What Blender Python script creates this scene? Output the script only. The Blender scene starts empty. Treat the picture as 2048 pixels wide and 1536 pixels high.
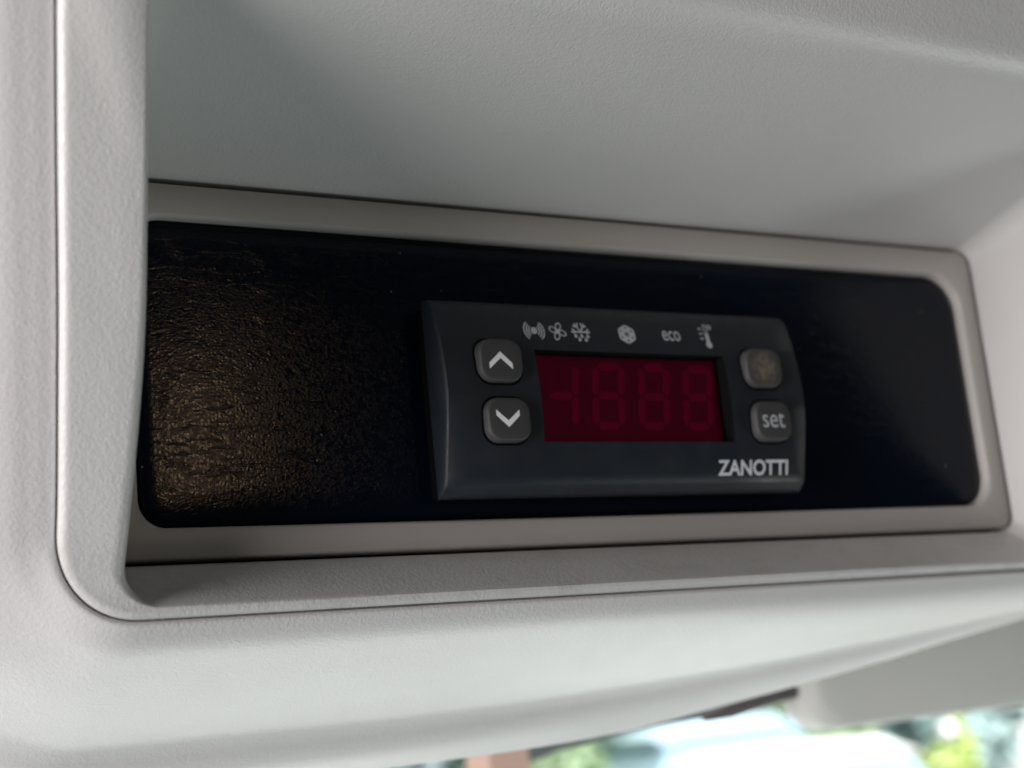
import bpy, math, random
import numpy as np
from mathutils import Matrix, Vector

random.seed(7); np.random.seed(7)
SC = bpy.context.scene
COL = SC.collection
MM = 0.001            # everything is modelled in millimetres and stored in metres
# x to the right along the panel, y away from the viewer (panel front = 0), z up; origin = centre of the controller

# ------------------------------------------------------------------ camera
cam_d = bpy.data.cameras.new('camera'); cam = bpy.data.objects.new('camera', cam_d); COL.objects.link(cam)
cam.matrix_world = Matrix(((0.864155, -0.01962, -0.502843, -0.150727),
                           (-0.493489, -0.228644, -0.83916, -0.218211),
                           (-0.098508, 0.973312, -0.207266, -0.050248),
                           (0, 0, 0, 1)))
cam_d.sensor_width = 36.0; cam_d.lens = 54.492
cam_d.clip_start = 0.01; cam_d.clip_end = 200
cam_d.dof.use_dof = True; cam_d.dof.focus_distance = 0.232; cam_d.dof.aperture_fstop = 17.5
SC.camera = cam

# ------------------------------------------------------------------ light
world = bpy.data.worlds.new('World'); SC.world = world; world.use_nodes = True
bg = world.node_tree.nodes['Background']
bg.inputs['Color'].default_value = (0.76, 0.88, 1.0, 1); bg.inputs['Strength'].default_value = 0.06

def area(name, loc, target, sx, sy, power, col):
    d = bpy.data.lights.new(name, 'AREA'); d.shape = 'RECTANGLE'; d.size = sx; d.size_y = sy
    d.energy = power; d.color = col
    o = bpy.data.objects.new(name, d); COL.objects.link(o); o.location = loc
    o.rotation_euler = (Vector(target) - Vector(loc)).to_track_quat('-Z', 'Y').to_euler()
    return o
area('side_window_light', (-0.80, -0.20, -0.06), (0, -0.02, 0.0), 0.36, 0.66, 10.4, (1.0, 0.955, 0.965))
area('windscreen_light', (0.20, 0.75, -0.55), (0, 0.0, -0.03), 1.1, 0.5, 6.6, (0.93, 1.0, 0.98))
area('dashboard_bounce_light', (0.12, -0.13, -0.80), (0.02, -0.03, 0.0), 0.9, 0.28, 1.10, (0.84, 1.0, 0.99))
area('far_side_window_light', (1.15, -0.36, -0.78), (0.05, -0.05, 0.05), 0.26, 0.26, 3.8, (0.95, 1.0, 0.97))
area('warm_glint_light', (0.20, -1.02, 0.18), (-0.07, 0, -0.01), 0.05, 0.15, 0.27, (1.0, 0.66, 0.38))  # unseen warm source, added for the brown glints on the black plate
area('outdoor_daylight', (7.0, 3.0, 8.0), (9.0, 11.0, -0.5), 6.0, 4.0, 5200, (1.0, 0.98, 0.94))
SC.cycles.max_bounces = 6; SC.cycles.diffuse_bounces = 4; SC.cycles.glossy_bounces = 3
SC.cycles.transparent_max_bounces = 8; SC.cycles.caustics_reflective = False; SC.cycles.caustics_refractive = False

SC.view_settings.view_transform = 'Standard'; SC.view_settings.look = 'None'
SC.view_settings.exposure = 0.0; SC.view_settings.gamma = 1.0
SC.view_settings.use_curve_mapping = False

# ------------------------------------------------------------------ materials
def new_mat(name, base, rough=0.5, spec=0.5):
    m = bpy.data.materials.new(name); m.use_nodes = True
    b = m.node_tree.nodes['Principled BSDF']
    b.inputs['Base Color'].default_value = (*base, 1); b.inputs['Roughness'].default_value = rough
    b.inputs['Specular IOR Level'].default_value = spec
    return m, m.node_tree.nodes, m.node_tree.links, b

def coords(N, L, scale=(1, 1, 1), rot=(0, 0, 0)):
    t = N.new('ShaderNodeTexCoord'); mp = N.new('ShaderNodeMapping')
    mp.inputs['Scale'].default_value = scale; mp.inputs['Rotation'].default_value = rot
    L.new(t.outputs['Object'], mp.inputs['Vector']); return mp.outputs['Vector']

def noise(N, L, vec, scale, detail=3, rough=0.55, dist=0.0):
    n = N.new('ShaderNodeTexNoise'); n.inputs['Scale'].default_value = scale
    n.inputs['Detail'].default_value = detail; n.inputs['Roughness'].default_value = rough
    n.inputs['Distortion'].default_value = dist
    L.new(vec, n.inputs['Vector']); return n.outputs['Fac']

def ramp(N, L, fac, stops):
    r = N.new('ShaderNodeValToRGB'); L.new(fac, r.inputs['Fac'])
    e = r.color_ramp.elements
    while len(e) < len(stops): e.new(0.5)
    for i, (p, c) in enumerate(stops):
        e[i].position = p; e[i].color = (*c, 1) if len(c) == 3 else c
    return r.outputs['Color']

def bump(N, L, b, h, strength, dist, prev=None):
    bp = N.new('ShaderNodeBump'); bp.inputs['Strength'].default_value = strength
    bp.inputs['Distance'].default_value = dist; L.new(h, bp.inputs['Height'])
    if prev is not None: L.new(prev, bp.inputs['Normal'])
    L.new(bp.outputs['Normal'], b.inputs['Normal']); return bp.outputs['Normal']

def grain_plastic(name, c1, c2, rough=0.48, grain=1100, strength=0.35, dirt=0.0):
    m, N, L, b = new_mat(name, c1, rough, 0.45)
    v = coords(N, L)
    broad = noise(N, L, v, 28, 4, 0.6)
    colr = ramp(N, L, broad, [(0.2, c1), (0.8, c2)])
    if dirt > 0:
        # brownish hand grime in soft blotches
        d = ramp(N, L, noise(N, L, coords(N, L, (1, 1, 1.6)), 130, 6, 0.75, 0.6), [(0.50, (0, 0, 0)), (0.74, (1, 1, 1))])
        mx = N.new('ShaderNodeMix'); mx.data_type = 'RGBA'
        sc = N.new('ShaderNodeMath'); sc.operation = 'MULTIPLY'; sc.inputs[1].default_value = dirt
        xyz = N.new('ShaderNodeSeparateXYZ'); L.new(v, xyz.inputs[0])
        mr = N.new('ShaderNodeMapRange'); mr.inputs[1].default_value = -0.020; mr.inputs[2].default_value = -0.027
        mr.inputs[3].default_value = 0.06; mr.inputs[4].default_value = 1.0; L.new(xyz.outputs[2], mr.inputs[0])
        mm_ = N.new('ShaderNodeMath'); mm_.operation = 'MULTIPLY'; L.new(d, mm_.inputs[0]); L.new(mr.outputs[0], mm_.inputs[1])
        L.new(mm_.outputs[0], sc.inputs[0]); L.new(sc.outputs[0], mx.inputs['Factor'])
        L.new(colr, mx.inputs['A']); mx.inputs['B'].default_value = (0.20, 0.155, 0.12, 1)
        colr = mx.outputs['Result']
    L.new(colr, b.inputs['Base Color'])
    vo = N.new('ShaderNodeTexVoronoi'); vo.feature = 'F1'; vo.inputs['Scale'].default_value = grain
    vo.inputs['Randomness'].default_value = 1.0
    warp = N.new('ShaderNodeTexNoise'); warp.inputs['Scale'].default_value = grain * 0.6
    L.new(v, warp.inputs['Vector'])
    add = N.new('ShaderNodeMixRGB'); add.blend_type = 'ADD'; add.inputs[0].default_value = 0.0016
    L.new(v, add.inputs[1]); L.new(warp.outputs['Color'], add.inputs[2]); L.new(add.outputs[0], vo.inputs['Vector'])
    n1 = bump(N, L, b, vo.outputs['Distance'], strength, 0.00018)
    bump(N, L, b, noise(N, L, v, grain * 2.3, 2), strength * 0.45, 0.00008, n1)
    r = ramp(N, L, noise(N, L, v, 180, 3), [(0.3, (rough - .012,) * 3), (0.7, (rough + .012,) * 3)])
    L.new(r, b.inputs['Roughness'])
    return m

M_SHELL = grain_plastic('shell_plastic', (0.575, 0.56, 0.55), (0.59, 0.575, 0.56), 0.50, 1700, 0.27, 0.03)
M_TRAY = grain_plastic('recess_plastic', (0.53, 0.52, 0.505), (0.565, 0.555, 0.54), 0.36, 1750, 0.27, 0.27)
M_FRAME = grain_plastic('frame_plastic', (0.44, 0.415, 0.385), (0.475, 0.45, 0.42), 0.36, 2200, 0.05, 0.15)
M_DARK = new_mat('dark_gap', (0.004, 0.004, 0.0045), 0.9, 0.05)[0]

def black_plate_mat():
    m, N, L, b = new_mat('black_grained_plastic', (0.004, 0.005, 0.009), 0.15, 0.14)
    v = coords(N, L)
    vs = coords(N, L, (0.30, 1, 1.25))
    L.new(ramp(N, L, noise(N, L, v, 40, 5, 0.65), [(0.35, (0.0014, 0.0042, 0.0125)), (0.75, (0.0035, 0.0055, 0.0105))]), b.inputs['Base Color'])
    dv = N.new('ShaderNodeTexVoronoi'); dv.feature = 'F1'; dv.inputs['Scale'].default_value = 420; L.new(v, dv.inputs['Vector'])
    dc = N.new('ShaderNodeSeparateColor'); L.new(dv.outputs['Color'], dc.inputs[0])
    near = ramp(N, L, dv.outputs['Distance'], [(0.03, (1, 1, 1)), (0.075, (0, 0, 0))])
    some = ramp(N, L, dc.outputs[0], [(0.80, (0, 0, 0)), (0.98, (1, 1, 1))])
    du = N.new('ShaderNodeMath'); du.operation = 'MULTIPLY'; L.new(near, du.inputs[0]); L.new(some, du.inputs[1])
    old = b.inputs['Base Color'].links[0].from_socket
    dm = N.new('ShaderNodeMix'); dm.data_type = 'RGBA'; L.new(du.outputs[0], dm.inputs['Factor']); L.new(old, dm.inputs['A'])
    dm.inputs['B'].default_value = (0.42, 0.40, 0.36, 1); L.new(dm.outputs['Result'], b.inputs['Base Color'])
    vo = N.new('ShaderNodeTexVoronoi'); vo.feature = 'F1'; vo.inputs['Scale'].default_value = 2300
    L.new(coords(N, L, (0.8, 1, 1)), vo.inputs['Vector'])
    sp = N.new('ShaderNodeSeparateColor'); L.new(vo.outputs['Color'], sp.inputs[0])
    L.new(ramp(N, L, sp.outputs[0], [(0.40, (0.21,) * 3), (0.97, (0.07,) * 3)]), b.inputs['Roughness'])
    n1 = bump(N, L, b, vo.outputs['Distance'], 0.095, 0.00012)
    w = ramp(N, L, noise(N, L, vs, 700, 3, 0.6, 0.8), [(0.28, (0, 0, 0)), (0.46, (1, 1, 1))])
    n2 = bump(N, L, b, w, 0.20, 0.00014, n1)
    bump(N, L, b, noise(N, L, v, 3400, 2), 0.11, 0.00006, n2)
    return m
M_PLATE = black_plate_mat()

def housing_mat(name, base, rough, gr=2600, st=0.10):
    m, N, L, b = new_mat(name, base, rough, 0.35)
    v = coords(N, L)
    c2 = tuple(x * 1.18 for x in base)
    L.new(ramp(N, L, noise(N, L, v, 120, 5, 0.65), [(0.35, base), (0.75, c2)]), b.inputs['Base Color'])
    bump(N, L, b, noise(N, L, v, gr, 3), st, 0.00008)
    L.new(ramp(N, L, noise(N, L, v, 260, 4), [(0.3, (rough - .05,) * 3), (0.75, (rough + .1,) * 3)]), b.inputs['Roughness'])
    return m
M_HOUSING = housing_mat('controller_plastic', (0.0105, 0.0140, 0.0195), 0.46)
M_BUTTON = housing_mat('grey_rubber', (0.045, 0.045, 0.046), 0.55, 2000, 0.16)
M_PRINT = housing_mat('white_print', (0.60, 0.62, 0.66), 0.6)
M_PRINT_DIM = housing_mat('grey_print', (0.46, 0.48, 0.50), 0.6)
M_CHEVRON = housing_mat('chevron_print', (0.80, 0.80, 0.80), 0.6)

def worn_button_mat():
    m, N, L, b = new_mat('worn_rubber', (0.12, 0.12, 0.12), 0.6, 0.4)
    v = coords(N, L)
    ln = N.new('ShaderNodeVectorMath'); ln.operation = 'LENGTH'; L.new(v, ln.inputs[0])
    mp = N.new('ShaderNodeMapRange'); mp.inputs[1].default_value = 0.0014; mp.inputs[2].default_value = 0.0036
    mp.inputs[3].default_value = 1; mp.inputs[4].default_value = 0; L.new(ln.outputs['Value'], mp.inputs[0])
    nz = ramp(N, L, noise(N, L, v, 900, 5, 0.7), [(0.38, (0, 0, 0)), (0.58, (1, 1, 1))])
    mu = N.new('ShaderNodeMath'); mu.operation = 'MULTIPLY'; L.new(mp.outputs[0], mu.inputs[0]); L.new(nz, mu.inputs[1])
    mx = N.new('ShaderNodeMix'); mx.data_type = 'RGBA'; L.new(mu.outputs[0], mx.inputs['Factor'])
    mx.inputs['A'].default_value = (0.045, 0.044, 0.043, 1); mx.inputs['B'].default_value = (0.17, 0.14, 0.10, 1)
    L.new(mx.outputs['Result'], b.inputs['Base Color'])
    bump(N, L, b, nz, 0.2, 0.0001)
    return m
M_WORN = worn_button_mat()

M_BOARD = housing_mat('display_board', (0.46, 0.46, 0.46), 0.6)
M_SEG = housing_mat('unlit_segment', (0.85, 0.85, 0.85), 0.6)
def red_glass_mat():
    m = bpy.data.materials.new('red_filter'); m.use_nodes = True
    N, L = m.node_tree.nodes, m.node_tree.links; N.clear()
    out = N.new('ShaderNodeOutputMaterial'); mx = N.new('ShaderNodeMixShader')
    tr = N.new('ShaderNodeBsdfTransparent'); tr.inputs['Color'].default_value = (0.95, 0.006, 0.40, 1)
    gl = N.new('ShaderNodeBsdfGlossy'); gl.inputs['Roughness'].default_value = 0.12
    fr = N.new('ShaderNodeFresnel'); fr.inputs['IOR'].default_value = 1.35
    L.new(fr.outputs[0], mx.inputs[0]); L.new(tr.outputs[0], mx.inputs[1]); L.new(gl.outputs[0], mx.inputs[2])
    L.new(mx.outputs[0], out.inputs['Surface']); return m
M_RED = red_glass_mat()
def clear_glass_mat():
    m = bpy.data.materials.new('clear_glass'); m.use_nodes = True
    N, L = m.node_tree.nodes, m.node_tree.links; N.clear()
    out = N.new('ShaderNodeOutputMaterial'); mx = N.new('ShaderNodeMixShader'); mx.inputs[0].default_value = 0.06
    tr = N.new('ShaderNodeBsdfTransparent'); tr.inputs['Color'].default_value = (0.93, 0.98, 0.96, 1)
    gl = N.new('ShaderNodeBsdfGlossy'); gl.inputs['Roughness'].default_value = 0.06
    L.new(tr.outputs[0], mx.inputs[1]); L.new(gl.outputs[0], mx.inputs[2])
    L.new(mx.outputs[0], out.inputs['Surface']); return m
M_GLASS = clear_glass_mat()

# ------------------------------------------------------------------ helpers
def mesh_obj(name, verts, faces, mat, parent=None, smooth=True, origin=(0, 0, 0), sharp=None):
    """verts in millimetres; origin in millimetres becomes the object's location"""
    o0 = np.array(origin, float)
    me = bpy.data.meshes.new(name)
    me.from_pydata([tuple((np.array(v, float) - o0) * MM) for v in verts], [], [tuple(f) for f in faces])
    me.update()
    if smooth:
        me.polygons.foreach_set('use_smooth', [True] * len(me.polygons))
        if sharp: me.set_sharp_from_angle(angle=math.radians(sharp))
    me.materials.append(mat)
    o = bpy.data.objects.new(name, me); COL.objects.link(o)
    o.location = o0 * MM
    if parent is not None: attach(o, parent)
    return o

def world_loc(o):
    p = Vector(o.location)
    while o.parent is not None:
        o = o.parent; p = p + Vector(o.location)
    return p

def attach(o, parent):
    w = Vector(o.location); o.parent = parent; o.location = w - world_loc(parent)

def thing(name, label, cat, loc=(0, 0, 0)):
    o = bpy.data.objects.new(name, None); COL.objects.link(o); o.empty_display_size = 0.01
    o.location = Vector(loc) * MM; o['label'] = label; o['category'] = cat
    return o

def tag(o, label, cat, group=None):
    o['label'] = label; o['category'] = cat
    if group: o['group'] = group
    return o

def rrect(x0, x1, z0, z1, rad, ns=24, nc=10):
    """closed loop, counter-clockwise from the bottom side; rad = (bl, br, tr, tl); returns points, outward normals"""
    bl, br, tr, tl = rad
    P, Nn = [], []
    def side(a, b, n):
        for i in range(ns):
            t = i / ns; P.append((a[0] + (b[0] - a[0]) * t, a[1] + (b[1] - a[1]) * t)); Nn.append(n)
    def arc(cx, cz, r, a0):
        for i in range(nc):
            a = a0 + (math.pi / 2) * i / nc
            P.append((cx + r * math.cos(a), cz + r * math.sin(a))); Nn.append((math.cos(a), math.sin(a)))
    side((x0 + bl, z0), (x1 - br, z0), (0, -1)); arc(x1 - br, z0 + br, br, -math.pi / 2)
    side((x1, z0 + br), (x1, z1 - tr), (1, 0)); arc(x1 - tr, z1 - tr, tr, 0)
    side((x1 - tr, z1), (x0 + tl, z1), (0, 1)); arc(x0 + tl, z1 - tl, tl, math.pi / 2)
    side((x0, z1 - tl), (x0, z0 + bl), (-1, 0)); arc(x0 + bl, z0 + bl, bl, math.pi)
    return np.array(P), np.array(Nn)

def loft(rings, close=True, cap_first=False, cap_last=False):
    n = len(rings[0]); V = [tuple(p) for r in rings for p in r]; F = []
    for k in range(len(rings) - 1):
        for j in range(n if close else n - 1):
            a, b = k * n + j, k * n + (j + 1) % n
            F.append((a, b, b + n, a + n))
    if cap_first: F.append(tuple(range(n))[::-1])
    if cap_last: F.append(tuple((len(rings) - 1) * n + i for i in range(n)))
    return V, F

def flip(F): return [tuple(reversed(f)) for f in F]

# ------------------------------------------------------------------ overhead console
ZT = [-60, -33, -30, -24, -12, 6, 40, 49, 90]
ST = [8.3, 8.3, 9.5, 13.6, 19.8, 28.6, 44.4, 49.5, 72]
_z = np.linspace(-60, 90, 601); _s = np.interp(_z, ZT, ST)
_k = np.hanning(61); _k /= _k.sum()
_s2 = np.convolve(np.pad(_s, 30, mode='edge'), _k, 'valid')
def smooth_table(zz, xx):
    h = np.interp(_z, zz, xx); return np.convolve(np.pad(h, 30, mode='edge'), _k, 'valid')
_fx = smooth_table([-31, -25, -12, -2, 6, 24, 41, 60], [-89.6, -89.8, -89.8, -89.9, -90.3, -91.8, -93.3, -95])
_gx = smooth_table([-31, -24, -17, -11, -2, 6, 23, 40, 60], [-97.9, -98.2, -98.6, -99.1, -99.8, -100.4, -101.9, -103.3, -105])
def S(z): return np.interp(z, _z, _s2)
def wleft(x):
    t = np.clip((-62 - x) / 26.0, 0, 1); return t * t * (3 - 2 * t)

console = thing('overhead_console', 'light grey grained plastic overhead console with a deep recess around the black panel', 'console', (0, 0, -33))
NSIDE, NCOR = 40, 16

A2, _ = rrect(-90.2, 94.0, -24.35, 34.85, (3, 3, 4, 4), NSIDE, NCOR)
F2, FN = rrect(-93.5, 98.5, -31.25, 49.0, (5, 5, 6, 8), NSIDE, NCOR)
G2, GN = rrect(-103.3, 132, -31.7, 84.0, (10.5, 10, 10, 10), NSIDE, NCOR)
F3, G3 = [], []
for (x, z) in F2:
    s = S(z); F3.append((x + (float(np.interp(z, _z, _fx)) + 93.5) * wleft(x), -s, z))
for (x, z), n in zip(G2, GN):
    s = S(z); wl = max(0, -n[0]) ** 2
    G3.append((x + (float(np.interp(z, _z, _gx)) + 103.3) * wleft(x), -s + 1.3 * wl, z))
A3 = [(x, 0.8, z) for x, z in A2]; F3 = np.array(F3); G3 = np.array(G3); A3 = np.array(A3)
rad = 3.2 * np.maximum(0, -FN[:, 0]) ** 2 + 0.7 * np.maximum(0, -FN[:, 1]) ** 2 + 4.0 * np.maximum(0, FN[:, 0]) ** 2 + 4.6 * np.maximum(0, FN[:, 1]) ** 2
rings = [np.array([(x, 7, z) for x, z in A2]), A3]
for t in (0.04, 0.2, 0.4, 0.6, 0.8):
    end = F3 + (A3 - F3) / np.linalg.norm(A3 - F3, axis=1)[:, None] * rad[:, None]
    rings.append(A3 + (end - A3) * t)
dA = (A3 - F3) / np.linalg.norm(A3 - F3, axis=1)[:, None]
dG = (G3 - F3) / np.linalg.norm(G3 - F3, axis=1)[:, None]
p0 = F3 + dA * rad[:, None]
lim = np.minimum(rad, np.linalg.norm(G3 - F3, axis=1) * 0.6)
p2 = F3 + dG * lim[:, None]
for t in np.linspace(0, 1, 9):
    rings.append((1 - t) ** 2 * p0 + 2 * t * (1 - t) * F3 + t * t * p2)
for t in (0.35, 0.7, 0.95): rings.append(p2 + (G3 - p2) * t)
# outer edge of the insert: a rounded 1.4 mm step down to the shell
gn3 = np.array([(n[0], 0, n[1]) for n in GN])
for o_, y_ in ((0.10, 0.03), (0.28, 0.12), (0.85, 0.5), (1.02, 1.1), (0.9, 3.2)):
    rings.append(G3 + gn3 * o_ + np.array([0, y_, 0]))
V, F = loft(rings, cap_first=False)
tray = mesh_obj('recess_surround', V, flip(F), M_TRAY, console, sharp=50)
# dark back of the recess behind the trim frame
V, F = loft([np.array([(x * 1.005, 6.0, z * 1.005) for x, z in A2])])
mesh_obj('recess_back', V, [tuple(range(len(V)))], M_DARK, console, smooth=False)

# outer shell: rings going outward from the insert, left side wraps back, underside sweeps back to the windscreen
def curve(xs, zs):
    g = np.linspace(-200, 260, 461); h = np.interp(g, xs, zs)
    k = np.hanning(61); k /= k.sum(); h = np.convolve(np.pad(h, 30, mode='edge'), k, 'valid')
    return lambda x: float(np.interp(x, g, h))
zb1 = curve([-140, 60, 150], [-36.5, -36.5, -35.5])
zb2 = curve([-140, 40, 150], [-39.2, -39.0, -36.9])
zb_mid = curve([-140, -60, 0, 40, 90, 150], [-44.2, -44.1, -43.7, -42.3, -39.9, -37.4])
zb3 = curve([-140, -57, -19, 24, 52, 92, 132, 190], [-49.6, -49.5, -49.3, -47.3, -45.5, -42.2, -38.2, -34.5])
zb4 = curve([-140, -53, -14, 31, 52, 84, 143, 200], [-54.6, -54.5, -54.2, -51.0, -49.0, -46.2, -39.0, -35.5])
zb5 = curve([-140, -35, -12, 13, 36, 50, 79, 148, 210], [-57.9, -57.8, -57.6, -57.1, -55.5, -53.2, -50.0, -39.6, -36.2])
LEFT = [(1.35, 2.5), (2.2, 2.52), (4.5, 2.95), (9, 3.8), (20, 8.0), (36, 20), (50, 36), (62, 56), (70, 80)]
def bottom(k, x):
    return [(-7.0, -33.0), (-6.4, -34.3), (-4.4, zb1(x)), (2.5, zb2(x)), (17.0, zb_mid(x)), (34.0, zb3(x)), (40.5, zb4(x)), (50.0, zb5(x)), (58.0, zb5(x) + 14)][k]
rings = []
for k in range(9):
    off, drop = LEFT[k]; ring = []
    for (x, y, z), n, (gx, gz) in zip(G3, GN, G2):
        wl, wb, wr, wt = max(0, -n[0]) ** 2, max(0, -n[1]) ** 2, max(0, n[0]) ** 2, max(0, n[1]) ** 2
        s = S(z)
        pl = np.array([x - off, -s + 1.3 * 0 + drop, z])
        by, bz = bottom(k, x); pb = np.array([x, by, bz])
        pr = np.array([x + off * 1.5, -s + drop * 1.2, z]); pt = np.array([x, -s + drop * 1.2, z + off * 1.5])
        q = wl * pl + wb * pb + wr * pr + wt * pt
        if k == 0: q = np.array([x + n[0] * 1.38, y + 1.25, z + n[1] * 1.38])
        if k == 1: q = np.array([x + n[0] * 2.3, y + 1.42, z + n[1] * 2.3])
        ring.append(q)
    rings.append(np.array(ring))
# inner lip tucked under the insert so the joint reads as a dark line
inner = rings[0] - gn3 * 0.12 + np.array([0, 0.25, 0]); inner2 = rings[0] - gn3 * 0.2 + np.array([0, 2.5, 0]); inner3 = rings[0] - gn3 * 1.3 + np.array([0, 2.8, 0])
allr = [inner3, inner2, inner, rings[0]]
for k in range(8):
    a_, b_, c_, d_ = rings[max(k - 1, 0)], rings[k], rings[k + 1], rings[min(k + 2, 8)]
    for t in ((0.2, 0.4, 0.6, 0.8, 1.0) if k < 5 else (0.5, 1.0)):
        if k < 4:   # smooth sweep, creases only at the far bands
            q = 0.5 * (2 * b_ + (c_ - a_) * t + (2 * a_ - 5 * b_ + 4 * c_ - d_) * t * t + (3 * b_ - a_ - 3 * c_ + d_) * t ** 3)
        else:
            q = b_ * (1 - t) + c_ * t
        allr.append(q)
V, F = loft(allr)
mesh_obj('outer_shell', V, flip(F), M_SHELL, console, sharp=75)

# ------------------------------------------------------------------ trim frame and black plate
panel = thing('panel_insert', 'black grained blanking panel in a warm grey frame filling the recess', 'panel', (2, 0, -23.6))
O0, _ = rrect(-89.5, 93.4, -23.6, 34.2, (2.5, 2.5, 3, 3), 30, 10)
I0, _ = rrect(-84.5, 88.3, -19.0, 28.6, (4.2, 6.2, 7.2, 6.0), 30, 10)
def lerp(a, b, t): return a + (b - a) * t
def lift(P, y): return np.array([(x, y, z) for x, z in P])
rings = [lift(O0, 5.0), lift(O0, 0.9), lift(lerp(O0, I0, 0.03), 0.3), lift(lerp(O0, I0, 0.09), 0.0), lift(lerp(O0, I0, 0.5), -0.25),
         lift(lerp(O0, I0, 0.86), -0.45), lift(lerp(O0, I0, 0.94), -0.3), lift(lerp(O0, I0, 0.985), 0.1), lift(I0, 0.6), lift(I0, 2.6)]
V, F = loft(rings); mesh_obj('trim_frame', V, F, M_FRAME, panel, sharp=55)
Q0, _ = rrect(-84.35, 88.15, -18.85, 28.45, (4.1, 6.1, 7.1, 5.9), 30, 10)
c = np.array([2.0, 4.8])
def inset(P, d):
    s = np.array([(86.25 - d) / 86.25, (23.65 - d) / 23.65]); return (P - c) * s + c
rings = [lift(Q0, 3.0), lift(Q0, 1.9), lift(inset(Q0, 0.5), 1.35), lift(inset(Q0, 1.4), 1.12), lift(inset(Q0, 3.0), 1.0)]
V, F = loft(rings, cap_last=True); mesh_obj('black_plate', V, F, M_PLATE, panel, sharp=50)

# ------------------------------------------------------------------ temperature controller
ctrl = thing('temperature_controller', 'dark grey digital temperature controller with red display and four buttons', 'controller', (0, 1.0, -16.3))
def yM(z): return -8.1 + 2.5 * ((z + 1.0) / 16.0) ** 2
def sstep(t): t = min(1, max(0, t)); return t * t * (3 - 2 * t)
def face_y(x, z):
    y = yM(z)
    a = 32.0 + max(0.0, (-7 - z)) / 8.4 * 2.0
    if abs(x) > a: y += (abs(x) - a) / (36.4 - a) * (0.25 + 1.3 * sstep((2 - z) / 15.0))
    if z < -14.3: y += (-14.3 - z) * 0.85
    if z > 14.9: y += (z - 14.9) * 0.7
    return y
DX, DZ = 19.5, 7.75
zs = sorted(set([-15.8, -15.3, -14.8, -14.3, -13, -11, -9.5, -DZ, -6, -4, -2, 0, 2, 4, 6, DZ, 9, 10.5, 12, 13.5, 14.9, 15.6, 16.2]))
cols = [-2, -1, -DX, -13, -6.5, 0, 6.5, 13, DX, 1, 2]
def colx(cx, i, z):
    a = 32.0 + max(0.0, (-7 - z)) / 8.4 * 2.0
    return {0: -36.4, 1: -a, len(cols) - 2: a, len(cols) - 1: 36.4}.get(i, cx)
V, F = [], []
for z in zs:
    for i, cx in enumerate(cols):
        x = colx(cx, i, z); V.append((x, face_y(x, z), z))
nc = len(cols)
for r in range(len(zs) - 1):
    for i in range(nc - 1):
        if -DX <= cols[i] < DX and i >= 2 and i < nc - 3 and -DZ <= zs[r] < DZ: continue
        a = r * nc + i; F.append((a, a + 1, a + nc + 1, a + nc))
# side walls down to the plate
border = [i for i in range(nc)] + [r * nc + nc - 1 for r in range(1, len(zs))] + [(len(zs) - 1) * nc + i for i in range(nc - 2, -1, -1)] + [r * nc for r in range(len(zs) - 2, 0, -1)]
def ring_of(fx, fz, fn):
    st = len(V)
    for b in border:
        x, y, z = V[b]; V.append((x * fx, fn(y), z * fz))
    return list(range(st, st + len(border)))
r1 = ring_of(1.006, 1.010, lambda y: y + 0.22)
r2 = ring_of(1.012, 1.018, lambda y: y + 0.7)
r3 = ring_of(1.016, 1.020, lambda y: -2.2)
r4 = ring_of(0.985, 0.975, lambda y: -1.9)
for u, v in ((border, r1), (r1, r2), (r2, r3), (r3, r4)):
    for j in range(len(u)):
        k = (j + 1) % len(u); F.append((u[j], v[j], v[k], u[k]))
# window walls
hx = [-DX, -13, -6.5, 0, 6.5, 13, DX]; hz = [z for z in zs if -DZ <= z <= DZ]
hb = [(x, -DZ) for x in hx] + [(DX, z) for z in hz[1:]] + [(x, DZ) for x in hx[::-1][1:]] + [(-DX, z) for z in hz[::-1][1:-1]]
s0 = len(V)
for x, z in hb: V.append((x, face_y(x, z), z))
for x, z in hb: V.append((x * 0.992, face_y(x, z) + 0.25, z * 0.985))
for x, z in hb: V.append((x * 0.992, -4.6, z * 0.985))
n = len(hb)
for q in (0, 1):
    for j in range(n):
        k = (j + 1) % n; F.append((s0 + q * n + j, s0 + q * n + k, s0 + (q + 1) * n + k, s0 + (q + 1) * n + j))
wallF = F[-2 * n:]; F = F[:-2 * n]
mesh_obj('housing', V, F, M_HOUSING, ctrl, sharp=38)
mesh_obj('window_bezel', V[s0:], [tuple(i - s0 for i in f) for f in wallF], M_DARK, ctrl, smooth=False)
# black block put in for the shadow between housing and plate
gk0, _ = rrect(-36.3, 36.3, -15.9, 15.9, (1.0,) * 4, 6, 5)
V, F = loft([lift(gk0, 1.3), lift(gk0, -1.9), lift(gk0 * 0.99, -2.0)], cap_last=True)
mesh_obj('shadow_gap', V, F, M_DARK, ctrl, sharp=40)

# display
disp = mesh_obj('display', *(lambda b: (b, [(0, 1, 2, 3), (4, 7, 6, 5), (0, 4, 5, 1), (1, 5, 6, 2), (2, 6, 7, 3), (3, 7, 4, 0)]))(
    [(-19.3, -5.0, -7.6), (19.3, -5.0, -7.6), (19.3, -5.0, 7.6), (-19.3, -5.0, 7.6), (-19.3, -3.6, -7.6), (19.3, -3.6, -7.6), (19.3, -3.6, 7.6), (-19.3, -3.6, 7.6)]),
    M_BOARD, ctrl, smooth=False, origin=(0, -4.3, 0))
disp['label'] = 'dark red window with unlit seven segment digits'
def prism(poly, y0, y1):
    n = len(poly); V = [(x, y0, z) for x, z in poly] + [(x, y1, z) for x, z in poly]
    F = [tuple(range(n)), tuple(range(2 * n - 1, n - 1, -1))] + [(j, j + n, (j + 1) % n + n, (j + 1) % n) for j in range(n)]
    return V, F
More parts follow.
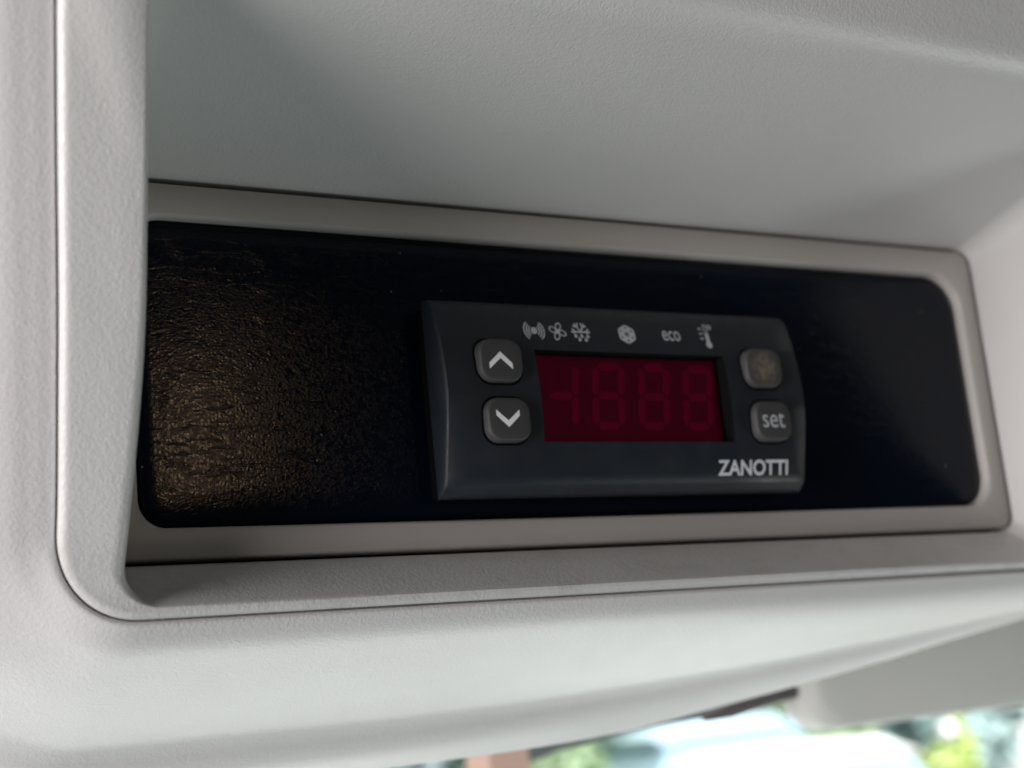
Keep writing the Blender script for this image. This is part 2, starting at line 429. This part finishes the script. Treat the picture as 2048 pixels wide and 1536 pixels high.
def hex_seg(l, w):     # horizontal segment along x
    h = w / 2; return [(-l / 2, 0), (-l / 2 + h, -h), (l / 2 - h, -h), (l / 2, 0), (l / 2 - h, h), (-l / 2 + h, h)]
def seg_mesh(name, poly):
    V, F = prism(poly, -0.06, 0.10); me = bpy.data.meshes.new(name)
    me.from_pydata([tuple(c * MM for c in v) for v in V], [], F); me.materials.append(M_SEG); return me
W = 1.4; HL = 4.6; VL = 5.0
slant = 0.115
ME_H = seg_mesh('segment', hex_seg(HL, W))
ME_V = seg_mesh('segment', [(z + slant * x, x) for x, z in hex_seg(VL, W)])
def put_seg(me, x, z):
    o = bpy.data.objects.new('segment', me); COL.objects.link(o); o.parent = disp
    o.location = (x * MM, -0.80 * MM, z * MM)
for cx in (-4.3, 5.15, 14.6):
    cz, hh = 0.65, 5.15
    for dz in (-hh, 0, hh): put_seg(ME_H, cx + slant * dz, cz + dz)
    for sx in (-1, 1):
        for sz in (-1, 1): put_seg(ME_V, cx + sx * 2.62 + slant * sz * hh / 2, cz + sz * hh / 2)
for sz in (-1, 1): put_seg(ME_V, -11.0 + slant * sz * 2.5, 0.55 + sz * 2.55)
put_seg(ME_H, -13.7, 0.5)
pane = mesh_obj('red_filter', [(-19.2, -5.55, -7.55), (19.2, -5.55, -7.55), (19.2, -5.55, 7.55), (-19.2, -5.55, 7.55)], [(0, 1, 2, 3)], M_RED, disp, smooth=False)

# buttons
def raster(name, fn, cx, cz, w, h, y, mat, parent, cell=0.05, ysurf=None):
    """flat print: the cells of a fine grid inside fn(u, v) -> bool, u, v in millimetres from the centre"""
    nx, nz = int(w / cell), int(h / cell); V, F, idx = [], [], {}
    U, Wv = np.meshgrid((np.arange(nx) + 0.5) * cell - w / 2, (np.arange(nz) + 0.5) * cell - h / 2)
    mk = fn(U, Wv)
    def vid(i, j):
        if (i, j) not in idx:
            idx[(i, j)] = len(V); x = cx - w / 2 + i * cell; z = cz - h / 2 + j * cell
            V.append((x, (ysurf(x, z) if ysurf else y), z))
        return idx[(i, j)]
    for j in range(nz):
        for i in range(nx):
            if mk[j, i]: F.append((vid(i, j), vid(i + 1, j), vid(i + 1, j + 1), vid(i, j + 1)))
    return mesh_obj(name, V, F, mat, parent, smooth=False, origin=(cx, y, cz))

def text_part(s, x0, x1, z0, z1, y, mat, parent, bold=0.0, ysurf=None, name='lettering', shear=0.0):
    cu = bpy.data.curves.new('lettering', 'FONT'); cu.body = s; cu.offset = bold; cu.resolution_u = 6
    to = bpy.data.objects.new('tmp', cu); COL.objects.link(to)
    bpy.context.view_layer.update()
    me = bpy.data.meshes.new_from_object(to.evaluated_get(bpy.context.evaluated_depsgraph_get()))
    COL.objects.unlink(to); bpy.data.objects.remove(to)
    P = np.array([v.co[:] for v in me.vertices]); a, b = P.min(0), P.max(0)
    V = []
    for q in P:
        x = x0 + (q[0] - a[0]) / (b[0] - a[0]) * (x1 - x0); z = z0 + (q[1] - a[1]) / (b[1] - a[1]) * (z1 - z0)
        V.append((x, ysurf(x, z) if ysurf else y, z))
    F = [tuple(p.vertices) for p in me.polygons]; bpy.data.meshes.remove(me)
    return mesh_obj(name, V, F, mat, parent, smooth=False, origin=((x0 + x1) / 2, y, (z0 + z1) / 2))

def button(cx, cz, w, h, mat, label):
    yb = face_y(cx, cz); r = 2.45
    base, _ = rrect(-w / 2, w / 2, -h / 2, h / 2, (r,) * 4, 4, 10)
    # slightly pillowed sides
    def ring(s, y): return np.array([(cx + p[0] * s, yb + y, cz + p[1] * s) for p in base])
    V, F = loft([ring(1.0, 1.0), ring(1.0, -0.45), ring(0.985, -0.9), ring(0.955, -1.2), ring(0.915, -1.37), ring(0.87, -1.42), ring(0.6, -1.42)], cap_last=True)
    b = mesh_obj('button', V, F, mat, ctrl, sharp=60, origin=(cx, yb - 1.4, cz)); b['label'] = label
    gp, _ = rrect(cx - w / 2 - 0.38, cx + w / 2 + 0.38, cz - h / 2 - 0.4, cz + h / 2 + 0.4, (r + 0.3,) * 4, 4, 10)
    V, F = loft([np.array([(x, face_y(x, z) - 0.03, z) for x, z in gp])])
    mesh_obj('button_gap', V, [tuple(range(len(V)))], M_DARK, ctrl, smooth=False)
    return b, yb - 1.42

b_up, y_up = button(-26.85, 5.4, 8.1, 7.2, M_BUTTON, 'dark grey button with a pale upward chevron')
b_dn, y_dn = button(-26.6, -4.4, 8.1, 7.2, M_BUTTON, 'dark grey button with a pale downward chevron')
b_wo, y_wo = button(27.2, 5.5, 8.1, 7.2, M_WORN, 'worn button with a brownish rubbed patch')
b_se, y_se = button(27.5, -4.2, 8.1, 7.2, M_BUTTON, 'dark grey button lettered set')
def chevron(cx, cz, up, y, parent):
    s = 1 if up else -1
    poly = [(-2.15, -1.45), (-2.15, -0.45), (0, 1.45), (2.15, -0.45), (2.15, -1.45), (0, 0.35)]
    P = [(cx + x, cz + s * z) for x, z in poly]
    V = [(x, y - 0.03, z) for x, z in P]; F = [(0, 5, 2, 1), (5, 4, 3, 2)]
    if not up: F = flip(F)
    mesh_obj('chevron', V, F, M_CHEVRON, parent, smooth=False, origin=(cx, y, cz))
chevron(-27.1, 5.3, True, y_up, b_up); chevron(-26.9, -4.3, False, y_dn, b_dn)
text_part('set', 24.9, 29.8, -5.5, -2.8, y_se - 0.03, M_PRINT_DIM, b_se, 0.0)

# printed symbols along the top of the face
fy = lambda x, z: face_y(x, z) - 0.03
def sym(name, fn, cx, cz, w, h, label, mat=M_PRINT_DIM):
    o = raster(name, fn, cx, cz, w, h, face_y(cx, cz) - 0.03, mat, ctrl, 0.05, fy); o['label'] = label; return o
def f_alarm(u, v):
    r = np.hypot(u, v); m = r < 0.62
    ang = np.abs(np.arctan2(v, np.abs(u)))
    for q, a in ((1.0, 48), (1.45, 50), (1.92, 52)): m |= (np.abs(r - q) < 0.13) & (ang < math.radians(a))
    return m
sym('alarm_symbol', f_alarm, -18.7, 11.2, 4.3, 3.4, 'alarm symbol, dot between curved waves')
def f_fan(u, v):
    m = np.zeros(u.shape, bool)
    for k in range(4):
        a = math.radians(62 + 90 * k); c, s = math.cos(a), math.sin(a)
        p, q = u * c + v * s - 0.92, -u * s + v * c - 0.16
        e = np.hypot(p / 0.80, q / 0.56); m |= (e < 1.0) & (e > 0.66)
    return m | (np.hypot(u, v) < 0.22)
sym('fan_symbol', f_fan, -14.1, 11.25, 3.8, 3.8, 'fan symbol with four outlined blades')
def seg_d(u, v, x0, z0, x1, z1):
    dx, dz = x1 - x0, z1 - z0; t = np.clip(((u - x0) * dx + (v - z0) * dz) / (dx * dx + dz * dz), 0, 1)
    return np.hypot(u - x0 - t * dx, v - z0 - t * dz)
def f_defrost(u, v):
    m = np.zeros(u.shape, bool)
    for deg in (0, 60, 120, 180):
        a = math.radians(deg); c, s = math.cos(a), math.sin(a)
        m |= seg_d(u, v, 0, 0.05, 1.8 * c, 0.05 + 1.7 * s) < 0.14
        for b in (-42, 42):
            e = math.radians(deg + b)
            m |= (seg_d(u, v, 1.0 * c, 0.05 + 1.0 * s, 1.0 * c + 0.75 * math.cos(e), 0.05 + 1.0 * s + 0.75 * math.sin(e)) < 0.14) & (v > -0.2)
    for x, z in ((-1.15, -0.75), (0.05, -0.75), (1.25, -0.75), (-0.5, -1.4), (0.75, -1.4)):
        m |= np.hypot(u - x, (v - z)) < 0.29
        m |= (np.abs(u - x + 0.12 * (v - z)) < 0.26 * (1 - (v - z) / 0.62)) & (v > z) & (v < z + 0.62)
    return m
sym('defrost_symbol', f_defrost, -9.5, 11.25, 4.2, 3.8, 'half snowflake with five drops')
def f_snow(u, v):
    r = np.hypot(u / 1.0, v / 0.97); m = r < 1.72 + 0.07 * np.cos(6 * np.arctan2(v, u) + math.pi)
    for k in range(6):
        a = math.radians(90 + 60 * k); c, s = math.cos(a), math.sin(a)
        p, q = u * c + v * s, -u * s + v * c
        m &= ~((np.abs(q) < 0.26 * (p - 0.92) / 0.42) & (p > 0.92) & (p < 1.34))
        m &= ~((np.abs(q) < 0.085) & (p > 0) & (p < 0.55))
    return m
sym('snowflake_symbol', f_snow, -0.1, 11.25, 3.7, 3.7, 'round snowflake symbol')
text_part('eco', 7.4, 11.2, 10.35, 12.25, face_y(9, 11) - 0.03, M_PRINT_DIM, ctrl, 0.008, fy)
def f_thermo(u, v):
    m = np.hypot(u - 0.25, v + 1.72) < 0.66
    m |= (np.abs(u - 0.25) < 0.40) & (v > -1.7) & (v < 0.5)
    tube = seg_d(u, v, 0.25, 0.4, 0.25, 1.85); m |= (tube < 0.40) & (tube > 0.21)
    ring = np.hypot(u - 1.25, v - 1.75); m |= (ring < 0.47) & (ring > 0.2)
    for k in range(3): m |= (np.abs(u + 0.95) < 0.36) & (np.abs(v - 1.35 + 0.95 * k) < 0.16)
    return m
sym('thermometer_symbol', f_thermo, 16.9, 11.6, 4.2, 4.9, 'thermometer symbol with scale ticks and degree ring', M_PRINT_DIM)
lt = text_part('ZANOTTI', 15.7, 31.3, -13.55, -10.85, face_y(20, -12) - 0.03, M_PRINT, ctrl, 0.024, fy)
lt['label'] = 'pale grey capital lettering ZANOTTI'

# ------------------------------------------------------------------ beyond the console: visor, windscreen, outdoors
M_VISOR = grain_plastic('visor_vinyl', (0.66, 0.66, 0.62), (0.69, 0.69, 0.65), 0.7, 600, 0.15)
M_ARM = housing_mat('dark_plastic_arm', (0.13, 0.12, 0.115), 0.6)
visor = thing('sun_visor', 'pale grey padded sun visor below the console at the right edge', 'visor', (210, 108, -45))
VP, _ = rrect(122, 420, -62.5, 34, (9, 9, 9, 9), 12, 8)
cv = np.array([271.0, -14.0])
def vin(P, d): return (P - cv) * np.array([(149 - d) / 149, (48.2 - d) / 48.2]) + cv
rings = [lift(vin(VP, 3), 116), lift(vin(VP, 0.8), 114.5), lift(VP, 111), lift(VP, 105), lift(vin(VP, 0.8), 101.5), lift(vin(VP, 3), 100)]
V, F = loft(rings, cap_first=True, cap_last=True)
mesh_obj('visor_pad', V, F, M_VISOR, visor, sharp=60)
def tube(name, pts, r, mat, parent, n=14):
    pts = [Vector(p) for p in pts]; R = []
    for i, p in enumerate(pts):
        t = (pts[min(i + 1, len(pts) - 1)] - pts[max(i - 1, 0)]).normalized()
        a = t.cross(Vector((0, 0, 1))).normalized(); b = a.cross(t).normalized()
        R.append([p + (a * math.cos(2 * math.pi * k / n) + b * math.sin(2 * math.pi * k / n)) * (r[i] if isinstance(r, (list, tuple)) else r) for k in range(n)])
    V, F = loft([[tuple(q) for q in rr] for rr in R], cap_first=True, cap_last=True)
    return mesh_obj(name, V, F, mat, parent, sharp=60)
tube('pivot_arm', [(90, 106, -56.2), (99, 107, -54.6), (112, 108, -52.6), (126, 108, -51.4), (134, 108, -50.8)], [0.9, 2.3, 2.3, 1.7, 1.5], M_ARM, visor)

M_FRIT = housing_mat('printed_border', (0.05, 0.065, 0.065), 0.5)
# windscreen: sloping pane with a black border along its top edge
wind = thing('windscreen', 'sloping clear windscreen with a thin black printed edge under the console', 'windscreen', (150, 195, -55))
def wpt(u, v):  # u along x, v down the slope
    return (u, 150 + v * 0.80, -20 - v * 0.6)
V = [wpt(91, 0), wpt(900, 0), wpt(900, 900), wpt(91, 900)]
mesh_obj('glass', V, [(0, 1, 2, 3)], M_GLASS, wind, smooth=False)
V, F = [], []
low = [(91, 82), (94, 78.5), (99, 73), (107, 69), (121, 65.5), (142, 62.5), (170, 60), (300, 40), (900, 40)]
prof = [(a, 0) for a, b in low]
for (a, b), (c2, d2) in zip(prof, low): V += [wpt(a, b), wpt(max(a, c2), d2)]
V = [(x, y + 1.5, z - 1.5) for x, y, z in V]
for i in range(len(prof) - 1): F.append((2 * i, 2 * i + 1, 2 * i + 3, 2 * i + 2))
mesh_obj('black_border', V, F, M_FRIT, wind, smooth=False)

M_PILLAR = grain_plastic('tan_trim', (0.66, 0.44, 0.34), (0.70, 0.48, 0.38), 0.7, 700, 0.15)
PP, _ = rrect(79, 93, -160, -20, (4, 4, 4, 4), 6, 5)
V, F = loft([lift(PP, 215), lift(PP, 202), lift((PP - np.array([56, -90])) * 0.97 + np.array([56, -90]), 199)], cap_first=True, cap_last=True)
tag(mesh_obj('pillar_trim', V, F, M_PILLAR, None, sharp=50, origin=(56, 200, -160)), 'blurred orange tan trim peeking out under the console at the bottom edge', 'trim')
# outdoors, far out of focus
M_GREEN = []
for i, (c1, c2) in enumerate((((0.34, 0.46, 0.28), (0.46, 0.56, 0.38)), ((0.36, 0.50, 0.52), (0.50, 0.62, 0.62)), ((0.46, 0.56, 0.18), (0.56, 0.64, 0.26)))):
    m, N, L, b = new_mat('leaves', c1, 0.55)
    L.new(ramp(N, L, noise(N, L, coords(N, L), 6, 3), [(0.35, c1), (0.7, c2)]), b.inputs['Base Color']); M_GREEN.append(m)
M_BARK = housing_mat('bark', (0.10, 0.075, 0.05), 0.8)
M_BLUE = new_mat('pale_blue_paint', (0.46, 0.58, 0.70), 0.25)[0]
M_WHITE = new_mat('white_paint', (0.80, 0.82, 0.82), 0.25)[0]
M_TINT = new_mat('tinted_window', (0.30, 0.42, 0.50), 0.1)[0]
M_TYRE = new_mat('tyre_rubber', (0.03, 0.03, 0.03), 0.8)[0]
M_TAN = new_mat('orange_render', (0.62, 0.36, 0.24), 0.8)[0]
M_GROUND = housing_mat('pale_paving', (0.36, 0.35, 0.33), 0.8)

GZ = -2200.0
o = mesh_obj('ground', [(-6000, 1500, GZ), (30000, 1500, GZ), (30000, 30000, GZ), (-6000, 30000, GZ)], [(0, 1, 2, 3)], M_GROUND, smooth=False)
o['kind'] = 'structure'

def sky_mat():
    m = bpy.data.materials.new('pale_sky'); m.use_nodes = True
    N, L = m.node_tree.nodes, m.node_tree.links; N.clear()
    out = N.new('ShaderNodeOutputMaterial'); e = N.new('ShaderNodeEmission')
    e.inputs['Color'].default_value = (0.80, 0.92, 0.98, 1); e.inputs['Strength'].default_value = 0.9
    L.new(e.outputs[0], out.inputs['Surface']); return m
o = mesh_obj('sky', [(-30000, 40000, -3000), (90000, 40000, -3000), (90000, 36000, 40000), (-30000, 36000, 40000)], [(0, 1, 2, 3)], sky_mat(), smooth=False)
o['kind'] = 'structure'

def bush(label, cx, cy, rx, rz, top, mat, nleaf=1500, size=90):
    t = thing('tree', label, 'tree', (cx, cy, GZ)); t['group'] = 'trees beyond the windscreen'
    V, F = [], []; cz = top - rz
    for _ in range(nleaf):
        d = np.random.normal(size=3); d /= np.linalg.norm(d); r = random.uniform(0.55, 1.0) ** 0.6 * (0.82 + 0.25 * math.sin(5 * d[0] + 3 * d[2] + cx))
        p = np.array([cx + d[0] * rx * r, cy + d[1] * rx * r * 0.8, cz + d[2] * rz * r])
        a = np.random.normal(size=3); a /= np.linalg.norm(a); b = np.cross(a, np.random.normal(size=3)); b /= np.linalg.norm(b)
        s = size * random.uniform(0.6, 1.4); k = len(V)
        V += [p - a * s, p + b * s * 0.5, p + a * s, p - b * s * 0.5]; F.append((k, k + 1, k + 2, k + 3))
    mesh_obj('crown', V, F, mat, t, smooth=False)
    tube('trunk', [(cx, cy, GZ), (cx + 30, cy, (GZ + cz) / 2), (cx, cy + 20, cz + rz * 0.3)], [110, 85, 30], M_BARK, t)

def car(name, label, cx, cy, top, length, width, paint, roof_paint, rot=0):
    t = thing(name, label, 'car', (cx, cy, GZ))
    h = top - GZ
    def part(nm, secs, mat):   # cross-sections along x: (x, half width at bottom, half width at top, z bottom, z top)
        rings = []
        for x, wb_, wt_, z0, z1 in secs:
            zz = z1 - z0
            rings.append([(cx + x, cy - wb_, GZ + z0), (cx + x, cy - wb_ * 1.02, GZ + z0 + zz * 0.5), (cx + x, cy - wt_, GZ + z1 - zz * 0.08), (cx + x, cy - wt_ * 0.86, GZ + z1),
                          (cx + x, cy + wt_ * 0.86, GZ + z1), (cx + x, cy + wt_, GZ + z1 - zz * 0.08), (cx + x, cy + wb_ * 1.02, GZ + z0 + zz * 0.5), (cx + x, cy + wb_, GZ + z0)])
        V, F = loft(rings, cap_first=True, cap_last=True); return mesh_obj(nm, V, F, mat, t, sharp=40)
    L2, w = length / 2, width / 2
    part('body', [(-L2, w * .8, w * .75, 350, h * .48), (-L2 * .85, w, w * .92, 220, h * .56), (-L2 * .4, w, w * .95, 200, h * .62), (L2 * .7, w, w * .95, 200, h * .62), (L2, w * .85, w * .8, 320, h * .56)], paint)
    part('window', [(-L2 * .55, w * .92, w * .86, h * .6, h * .63), (-L2 * .3, w * .9, w * .76, h * .6, h * .93), (L2 * .55, w * .9, w * .76, h * .6, h * .93), (L2 * .85, w * .9, w * .84, h * .6, h * .64)], M_TINT)
    part('roof', [(-L2 * .34, w * .75, w * .62, h * .92, h * .955), (-L2 * .2, w * .78, w * .7, h * .92, h), (L2 * .4, w * .78, w * .7, h * .92, h), (L2 * .58, w * .75, w * .62, h * .92, h * .955)], roof_paint)
    for sx in (-0.6, 0.62):
        for sy in (-1, 1):
            V, F = loft([[(cx + L2 * sx + r * math.cos(a), cy + sy * yy, GZ + 330 + r * math.sin(a)) for a in np.linspace(0, 2 * math.pi, 20, endpoint=False)] for r, yy in ((330, w - 190), (330, w - 30), (220, w + 5))], cap_first=True, cap_last=True)
            mesh_obj('wheel', V, F, M_TYRE, t, sharp=40)
    return t
bush('blurred pale green tree left of the blue car', 6350, 10500, 900, 1300, 900, M_GREEN[0], 1600, 110)
bush('blurred light green tree just under the visor arm', 9000, 10600, 620, 1200, 700, M_GREEN[0], 1600, 100)
bush('blurred blue green tree right of the white car', 11200, 11500, 1100, 1500, 1000, M_GREEN[1], 3000, 130)
bush('blurred blue green tree far behind the blue car', 9200, 15500, 2300, 2400, 1900, M_GREEN[1], 3000, 200)
bush('blurred blue green tree farthest right behind the wall', 13500, 16500, 2600, 2400, 1900, M_GREEN[1], 3000, 200)
bush('blurred yellow green tree in front of the white wall', 9950, 9900, 250, 700, -430, M_GREEN[2], 900, 80)
car('parked_car', 'blurred pale blue car with a pale blue roof outside the windscreen', 7100, 10000, -235, 3000, 1500, M_BLUE, M_BLUE)
car('parked_car', 'blurred white car with a curved white roof outside the windscreen', 6450, 8000, -425, 2700, 1400, M_WHITE, M_WHITE)
def box(name, x0, x1, y0, y1, z0, z1, mat, parent):
    V = [(x0, y0, z0), (x1, y0, z0), (x1, y1, z0), (x0, y1, z0), (x0, y0, z1), (x1, y0, z1), (x1, y1, z1), (x0, y1, z1)]
    return mesh_obj(name, V, [(3, 2, 1, 0), (4, 5, 6, 7), (0, 1, 5, 4), (1, 2, 6, 5), (2, 3, 7, 6), (3, 0, 4, 7)], mat, parent, smooth=False)
w = thing('garden_wall', 'blurred white wall at the right edge beyond the trees', 'wall', (13000, 12000, GZ))
box('wall_panel', 12600, 17000, 12000, 12250, GZ, 200, M_WHITE, w); box('coping', 12550, 17050, 11950, 12300, 200, 270, M_WHITE, w)
def glint_globe(label, x, y, z):  # white globe on a post, added to give a blurred bright spot
    t = thing('glint_ball', label, 'glint', (x, y, GZ)); t['group'] = 'white globes added for bright spots outdoors'
    r = 75; R = [[(x + r * math.sin(p) * math.cos(a), y + r * math.sin(p) * math.sin(a), z - r * math.cos(p)) for a in np.linspace(0, 2 * math.pi, 16, endpoint=False)] for p in np.linspace(0.15, math.pi - 0.15, 9)]
    V, F = loft(R, cap_first=True, cap_last=True); mesh_obj('globe', V, F, M_WHITE, t)
    tube('post', [(x, y, GZ), (x, y, (GZ + z) / 2), (x, y, z - r)], [35, 28, 22], M_ARM, t)
glint_globe('added white globe for a blurred bright spot against the yellow green tree', 8748, 8700, -505)
glint_globe('added white globe for a blurred bright spot just above the bottom edge near the white car', 6179, 7300, -523)
